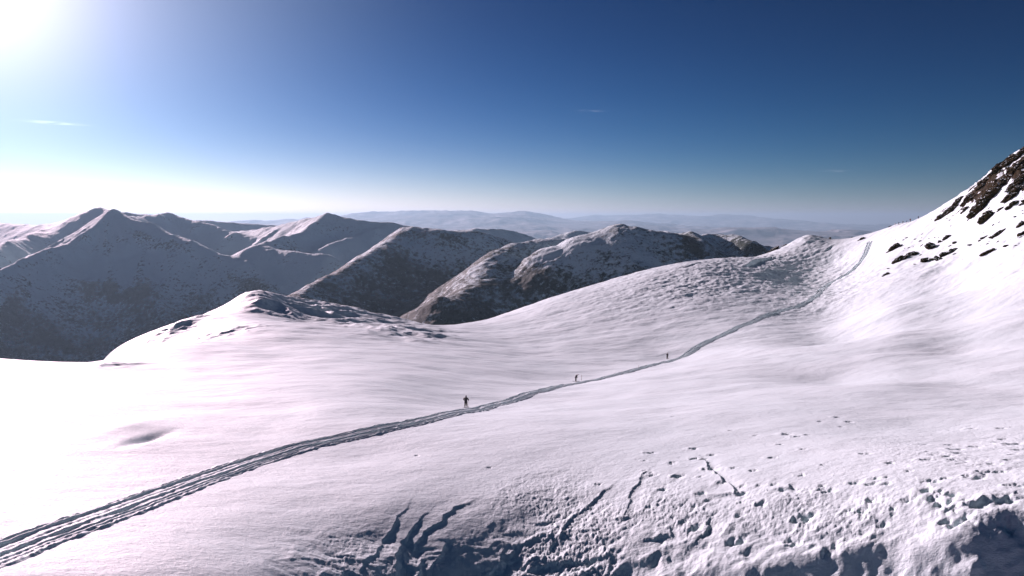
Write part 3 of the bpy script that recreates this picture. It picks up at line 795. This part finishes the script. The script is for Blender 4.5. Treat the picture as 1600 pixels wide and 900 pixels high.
def skin_mesh(name, verts, edges, radii, sub=1, root=0):
    me = bpy.data.meshes.new(name + '_src'); me.from_pydata([tuple(v) for v in verts], edges, [])
    o = bpy.data.objects.new(name, me); scene.collection.objects.link(o)
    sm = o.modifiers.new('s', 'SKIN'); sm.use_smooth_shade = True
    for i, r_ in enumerate(radii):
        sv = me.skin_vertices[0].data[i]; sv.radius = (r_, r_) if not isinstance(r_, tuple) else r_
        sv.use_root = (i == root)
    if sub:
        q_ = o.modifiers.new('b', 'SUBSURF'); q_.levels = sub; q_.render_levels = sub
    dg = bpy.context.evaluated_depsgraph_get(); dg.update()
    ev = o.evaluated_get(dg); out = bpy.data.meshes.new_from_object(ev)
    bpy.data.objects.remove(o); return out

def pose(lean=5, arms='poles', stride=0.12, head_down=0):
    """joint positions in metres, figure faces +Y, feet at z = 0"""
    P_ = {}
    l = R(lean); s, c = math.sin(l), math.cos(l)
    P_['pelvis'] = (0, 0, 0.93)
    def tr(x, h, f=0): return (x, h * s + f * c, 0.93 + h * c - f * s)
    P_['waist'] = tr(0, 0.18); P_['chest'] = tr(0, 0.38); P_['neck'] = tr(0, 0.53)
    hd = R(head_down); n = P_['neck']
    P_['head0'] = (0, n[1] + 0.10 * math.sin(l + hd), n[2] + 0.10 * math.cos(l + hd))
    P_['head1'] = (0, n[1] + 0.24 * math.sin(l + hd), n[2] + 0.24 * math.cos(l + hd))
    for sd, k in ((-1, 'L'), (1, 'R')):
        f = stride * sd
        P_['hip' + k] = (0.09 * sd, 0, 0.90); P_['knee' + k] = (0.11 * sd, f * 0.55 + 0.05, 0.49); P_['ankle' + k] = (0.12 * sd, f, 0.09); P_['toe' + k] = (0.13 * sd, f + 0.17, 0.04)
        P_['sho' + k] = tr(0.19 * sd, 0.47)
        if arms == 'poles':
            P_['elb' + k] = tr(0.40 * sd, 0.26, -0.03); P_['wri' + k] = tr(0.33 * sd, 0.10, 0.22)
        elif arms == 'bent':
            P_['elb' + k] = tr(0.26 * sd, 0.22, 0.08); P_['wri' + k] = tr(0.22 * sd, 0.12, 0.30)
        else:
            P_['elb' + k] = tr(0.25 * sd, 0.20, -0.02); P_['wri' + k] = tr(0.24 * sd, -0.05, 0.10)
        e = np.array(P_['elb' + k]); w_ = np.array(P_['wri' + k]); d = (w_ - e) / np.linalg.norm(w_ - e)
        P_['palm' + k] = tuple(w_ + d * 0.08)
    return P_

def make_person(px, py, heading, hpx, po, cloth, trousers, pack, hatm, label, hood=False, gear=False, group=None):
    x, y, z, r = hit(px, py)
    scale = min(1.2, max(0.85, hpx * (y * CP - z * SP) / F / 1.80)) if hpx > 3 else hpx
    V = []; E = []; RD = []; idx = {}
    def ad(k, p, rd): idx[k] = len(V); V.append(p); RD.append(rd)
    ad('pelvis', po['pelvis'], 0.13); ad('waist', po['waist'], 0.115); ad('chest', po['chest'], 0.14); ad('neck', po['neck'], 0.06)
    ad('head0', po['head0'], 0.075); ad('head1', po['head1'], 0.085)
    E += [(0, 1), (1, 2), (2, 3), (3, 4), (4, 5)]
    for k in 'LR':
        ad('hip' + k, po['hip' + k], 0.09); ad('knee' + k, po['knee' + k], 0.06); ad('ankle' + k, po['ankle' + k], 0.045); ad('toe' + k, po['toe' + k], 0.04)
        ad('sho' + k, po['sho' + k], 0.06); ad('elb' + k, po['elb' + k], 0.045); ad('wri' + k, po['wri' + k], 0.03); ad('palm' + k, po['palm' + k], 0.032)
        E += [(0, idx['hip' + k]), (idx['hip' + k], idx['knee' + k]), (idx['knee' + k], idx['ankle' + k]), (idx['ankle' + k], idx['toe' + k]),
              (2, idx['sho' + k]), (idx['sho' + k], idx['elb' + k]), (idx['elb' + k], idx['wri' + k]), (idx['wri' + k], idx['palm' + k])]
        pm = np.array(po['palm' + k]); sd = -1 if k == 'L' else 1
        for q_, (dx, ln) in enumerate(((-0.036, 0.032), (-0.012, 0.038), (0.012, 0.036), (0.036, 0.028))):       # four fingers curled down round the grip
            a_ = pm + np.array([dx * 0.3, 0.03, dx]); b_ = a_ + np.array([-sd * 0.02, ln, -0.01]); c_ = b_ + np.array([-sd * 0.03, -0.005, -0.012])
            i0 = len(V); V += [tuple(a_), tuple(b_), tuple(c_)]; RD += [0.010, 0.009, 0.008]; E += [(idx['palm' + k], i0), (i0, i0 + 1), (i0 + 1, i0 + 2)]
        a_ = pm + np.array([-sd * 0.03, 0.0, 0.01]); b_ = a_ + np.array([-sd * 0.02, 0.03, 0.01]); i0 = len(V)
        V += [tuple(a_), tuple(b_)]; RD += [0.011, 0.009]; E += [(idx['palm' + k], i0), (i0, i0 + 1)]
    body = skin_mesh('person', V, E, RD, 1)
    # face: nose, ears, eyes, mouth pressed into the same mesh
    bm = bmesh.new(); bm.from_mesh(body)
    h0, h1 = Vector(po['head0']), Vector(po['head1']); ax = (h1 - h0).normalized(); fr = Vector((0, ax.z, -ax.y)); mid = (h0 + h1) / 2
    for off, sc_ in ((fr * 0.095 - ax * 0.01, 0.018), (Vector((0.09, 0, 0)), 0.022), (Vector((-0.09, 0, 0)), 0.022), (fr * 0.085 + ax * 0.03 + Vector((0.032, 0, 0)), 0.012), (fr * 0.085 + ax * 0.03 - Vector((0.032, 0, 0)), 0.012), (fr * 0.085 - ax * 0.055, 0.016)):
        from mathutils import Matrix
        bmesh.ops.create_icosphere(bm, subdivisions=1, radius=sc_, matrix=Matrix.Translation(mid + off))
    bm.to_mesh(body); bm.free(); body.materials.append(M_SKIN)
    root = bpy.data.objects.new('person', body); scene.collection.objects.link(root)
    root.location = (x, y, z + 0.02); root.rotation_euler = (0, 0, heading); root.scale = (scale,) * 3
    tag(root, label, 'person', group)
    def part(name, me, mat):
        me.materials.clear(); me.materials.append(mat)
        for p_ in me.polygons: p_.use_smooth = True
        o = bpy.data.objects.new(name, me); scene.collection.objects.link(o); o.parent = root; return o
    # jacket: shell over torso and arms, hem below the waist
    p = po; lo = np.array(p['pelvis']) + (0, 0, -0.06)
    vs = [lo, p['pelvis'], p['waist'], p['chest'], tuple(np.array(p['neck']) + (0, 0, 0.01))]; es = [(0, 1), (1, 2), (2, 3), (3, 4)]; rr = [0.19, 0.20, 0.185, 0.21, 0.09]
    for k in 'LR':
        i0 = len(vs); w_ = np.array(p['wri' + k]); vs += [p['sho' + k], p['elb' + k], tuple(w_)]; rr += [0.10, 0.085, 0.065]; es += [(3, i0), (i0, i0 + 1), (i0 + 1, i0 + 2)]
    if hood:
        i0 = len(vs); tip = np.array(p['head1']) + np.array((0.0, -0.03, 0.09)); vs += [p['head0'], p['head1'], tuple(tip)]; rr += [0.115, 0.115, 0.03]; es += [(4, i0), (i0, i0 + 1), (i0 + 1, i0 + 2)]
    part('jacket', skin_mesh('jacket', vs, es, rr, 1, 1), cloth)
    vs = [np.array(p['pelvis']) + (0, 0, 0.03), p['pelvis']]; es = [(0, 1)]; rr = [0.145, 0.15]
    for k in 'LR':
        i0 = len(vs); an = np.array(p['ankle' + k]) + (0, 0, 0.05); vs += [p['hip' + k], p['knee' + k], tuple(an)]; rr += [0.13, 0.11, 0.10]; es += [(1, i0), (i0, i0 + 1), (i0 + 1, i0 + 2)]
    part('trousers', skin_mesh('trousers', vs, es, rr, 1, 1), trousers)
    for k in 'LR':
        an = np.array(p['ankle' + k]); vs = [an + (0, 0, 0.10), an + (0, -0.02, -0.02), np.array(p['toe' + k]) + (0, 0.05, 0.0)]
        part('boot', skin_mesh('boot', vs, [(0, 1), (1, 2)], [0.07, 0.062, 0.05], 1, 1), M_BLACK)
        part('glove', skin_mesh('glove', [np.array(p['wri' + k]) - (0, 0.02, 0), np.array(p['palm' + k])], [(0, 1)], [0.045, 0.05], 1, 0), M_BLACK)
    if not hood:
        part('hat', skin_mesh('hat', [np.array(p['head1']) - (0, 0.0, 0.06), np.array(p['head1']) + (0, -0.005, 0.03), np.array(p['head1']) + (0, -0.01, 0.06)], [(0, 1), (1, 2)], [0.10, 0.105, 0.06], 1, 0), hatm)
    if pack is not None:
        c, wv = np.array(p['chest']), np.array(p['waist']); d = (c - wv) / np.linalg.norm(c - wv); bk = np.array([0, -d[2], d[1]])
        q0 = wv + bk * 0.22 + d * 0.0; q1 = c + bk * 0.23 + d * 0.12
        pk = part('backpack', skin_mesh('backpack', [q0, (q0 + q1) / 2, q1], [(0, 1), (1, 2)], [(0.16, 0.12), (0.17, 0.13), (0.13, 0.10)], 1, 1), pack)
    return root, (x, y, z), heading

def world_of(base_, heading, v, sc=1.0):
    c, s = math.cos(heading), math.sin(heading)
    return Vector((base_[0] + (v[0] * c - v[1] * s) * sc, base_[1] + (v[0] * s + v[1] * c) * sc, base_[2] + v[2] * sc))
def tube(bm, pts_, rads, seg=10):
    rings = []
    for k, p_ in enumerate(pts_):
        p_ = Vector(p_); a = Vector(pts_[max(k - 1, 0)]); b = Vector(pts_[min(k + 1, len(pts_) - 1)]); d = (b - a).normalized()
        e1 = d.orthogonal().normalized(); e2 = d.cross(e1)
        rings.append([bm.verts.new(p_ + (e1 * math.cos(6.28318 * j / seg) + e2 * math.sin(6.28318 * j / seg)) * rads[k]) for j in range(seg)])
    for a, b in zip(rings, rings[1:]):
        for j in range(seg): bm.faces.new((a[j], a[(j + 1) % seg], b[(j + 1) % seg], b[j]))
    bm.faces.new(rings[0][::-1]); bm.faces.new(rings[-1])
def obj(name, bm, mat, parent=None, loc=None):
    bmesh.ops.recalc_face_normals(bm, faces=bm.faces)
    me = bpy.data.meshes.new(name); bm.to_mesh(me); bm.free(); me.materials.append(mat)
    o = bpy.data.objects.new(name, me); scene.collection.objects.link(o)
    if parent: o.parent = parent
    if loc is not None: o.location = loc
    return o
def gz(x, y): return float(height(np.array([x]), np.array([y]))[0][0])
def gear(base_, heading, po, who):
    for k, side in (('L', 'left'), ('R', 'right')):
        hand = world_of(base_, heading, np.array(po['palm' + k]) + (0, 0, 0.02))
        tip = world_of(base_, heading, (po['palm' + k][0] * 1.25, po['palm' + k][1] - 0.10, 0)); tip.z = gz(tip.x, tip.y) - 0.03
        e = bpy.data.objects.new('ski_pole', None); scene.collection.objects.link(e); e.location = tip
        tag(e, '%s ski pole of the %s' % (side, who), 'ski pole', 'ski poles')
        d = hand - tip; top = d * 1.06
        bm = bmesh.new(); tube(bm, [(0, 0, 0), d * 0.05, d], [0.004, 0.010, 0.011]); obj('shaft', bm, M_POLE, e)
        bm = bmesh.new(); tube(bm, [d * 0.94, d * 0.97, top], [0.017, 0.019, 0.014]); obj('grip', bm, M_BLACK, e)
        bm = bmesh.new(); tube(bm, [d * 0.06, d * 0.07], [0.045, 0.038]); obj('basket', bm, M_BLACK, e)
        ft = po['ankle' + k]
        c0 = world_of(base_, heading, (ft[0], ft[1], 0))
        fwd = Vector((-math.sin(heading), math.cos(heading), 0)); sd = Vector((math.cos(heading), math.sin(heading), 0))
        rz = [gz(c0.x + fwd.x * q_, c0.y + fwd.y * q_) for q_ in (-0.8, 0.8)]
        sl = (rz[1] - rz[0]) / 1.6
        bm = bmesh.new(); secs = []
        for t_, hw, up_ in ((-0.82, 0.040, 0.015), (-0.4, 0.036, 0), (0.2, 0.034, 0), (0.70, 0.043, 0.0), (0.86, 0.040, 0.03), (0.97, 0.022, 0.09)):
            c_ = fwd * t_ + Vector((0, 0, sl * t_ + up_ + 0.035))
            secs.append([bm.verts.new(c_ + sd * sx_ * hw + Vector((0, 0, zz))) for sx_, zz in ((-1, 0), (1, 0), (1, 0.018), (-1, 0.018))])
        for a, b in zip(secs, secs[1:]):
            for j in range(4): bm.faces.new((a[j], a[(j + 1) % 4], b[(j + 1) % 4], b[j]))
        bm.faces.new(secs[0][::-1]); bm.faces.new(secs[-1])
        sk = obj('ski', bm, M_SKI, None, Vector((c0.x, c0.y, base_[2]))); tag(sk, '%s ski under the %s' % (side, who), 'ski', 'skis')
        bm = bmesh.new(); tube(bm, [Vector((0, 0, 0.05)) - fwd * 0.16, Vector((0, 0, 0.06)), Vector((0, 0, 0.05)) + fwd * 0.14], [0.03, 0.022, 0.034]); obj('binding', bm, M_GREY, sk)

def track_heading(px, py):
    x, y, z, r = hit(px, py); k = int(np.argmin(np.hypot(tline[:, 0] - x, tline[:, 1] - y))); k = min(max(k, 3), len(tline) - 4)
    d = tline[k + 3] - tline[k - 3]; return math.atan2(-d[0], d[1])
po = pose(8, 'poles', 0.10, 0)
_, b_, h_ = make_person(728, 637, track_heading(728, 638), 19.5, po, M_BLACK, M_BROWN, M_BLACK, M_BLACK, 'skier in a black hooded jacket and brown trousers, elbows out, nearest on the track', hood=True)
gear(b_, h_, po, 'nearest skier, the one in the hood')
po = pose(38, 'bent', 0.04, 32)
_, b_, h_ = make_person(899.5, 596, track_heading(900, 597) - R(55), 13.5, po, M_BLACK, M_BLACK, None, M_BLACK, 'skier all in black bending forward, in the middle of the three on the track')
gear(b_, h_, po, 'middle skier, the one bending forward')
po = pose(10, 'bent', 0.06, 8)
_, b_, h_ = make_person(1042.5, 561, track_heading(1043, 561), 10, po, M_BLACK, M_BROWN, M_BLACK, M_BLACK, 'dark upright skier with a backpack, farthest of the three on the track')
gear(b_, h_, po, 'farthest skier, upright with a backpack')
for k, (px, py, hd, sc_, arms, ln, c_, tr_, pk, ht, lab) in enumerate([
    (1399, 352.3, 40, 1.0, 'poles', 12, M_WHITE, M_NAVY, M_NAVY, M_NAVY, 'hiker with a white and dark blue jacket, leftmost figure on the ridge crest'),
    (1404.5, 350.8, -20, 0.9, 'down', 4, M_NAVY, M_NAVY, None, M_NAVY, 'small dark blue figure right of the hiker in white'),
    (1411, 349.2, 60, 1.0, 'bent', 15, M_BROWN, M_BLACK, M_RED, M_GREY, 'brown-clad hiker in the middle of the group on the crest'),
    (1416.5, 347.8, -80, 0.85, 'bent', 55, M_BLUE, M_GREY, M_BLUE, M_BLUE, 'blue-clad hiker stooping forward between two dark hikers on the crest'),
    (1422.5, 346.4, 10, 1.12, 'poles', 10, M_RED, M_BLACK, M_BLACK, M_BLACK, 'stout hiker in dark red with a big pack, largest figure on the ridge crest'),
    (1435, 342.0, -30, 0.95, 'down', 3, M_NAVY, M_GREY, None, M_BLACK, 'lone thin figure highest up the ridge crest, right of the group')]):
    make_person(px, py, R(hd), sc_, pose(ln, arms, 0.08, 0), c_, tr_, pk, ht, lab, group='hikers on the ridge crest')
# route stakes by the track
for px, py, hgt, lab in ((908.5, 594.5, 1.4, 'thin leaning wooden stake in the snow just right of the bending skier'), (998, 575, 0.7, 'very short stake at the upper edge of the track between the middle and farthest skiers')):
    x, y, z, r = hit(px, py)
    bm = bmesh.new(); tube(bm, [(0, 0, -0.3), (0.02, 0, hgt * 0.6), (0.05, 0.0, hgt)], [0.045, 0.04, 0.03], 8)
    bmesh.ops.create_icosphere(bm, subdivisions=1, radius=0.045, matrix=__import__('mathutils').Matrix.Translation((0.05, 0, hgt)))
    tag(obj('marker_stake', bm, M_WOOD, None, (x, y, z)), lab, 'stake', 'stakes along the track')

# ------------------------------------------------------------------ the air
def box(name, lo, hi):
    v = [(x, y, z) for x in (lo[0], hi[0]) for y in (lo[1], hi[1]) for z in (lo[2], hi[2])]
    f = [(0,1,3,2),(4,6,7,5),(0,4,5,1),(2,3,7,6),(0,2,6,4),(1,5,7,3)]
    me = bpy.data.meshes.new(name); me.from_pydata(v, [], f); me.update()
    o = bpy.data.objects.new(name, me); scene.collection.objects.link(o); return o
lowest = min(float(Zf.min()), float(Zm.min()), float(Z.min())); highest = max(float(Zf.max()), float(Zm.max()), float(Z.max()), 60)
hz = box('haze', (-72000, -900, lowest - 1), (72000, 90000, highest + 25))
hm = bpy.data.materials.new('haze'); hm.use_nodes = True; t = hm.node_tree; t.nodes.clear()
o_ = t.nodes.new('ShaderNodeOutputMaterial'); pv = t.nodes.new('ShaderNodeVolumePrincipled')
pv.inputs['Color'].default_value = (0.38, 0.62, 0.76, 1); pv.inputs['Density'].default_value = 2.8e-5; pv.inputs['Anisotropy'].default_value = 0.35
t.links.new(pv.outputs[0], o_.inputs['Volume'])
hz.data.materials.append(hm); tag(hz, kind='stuff')
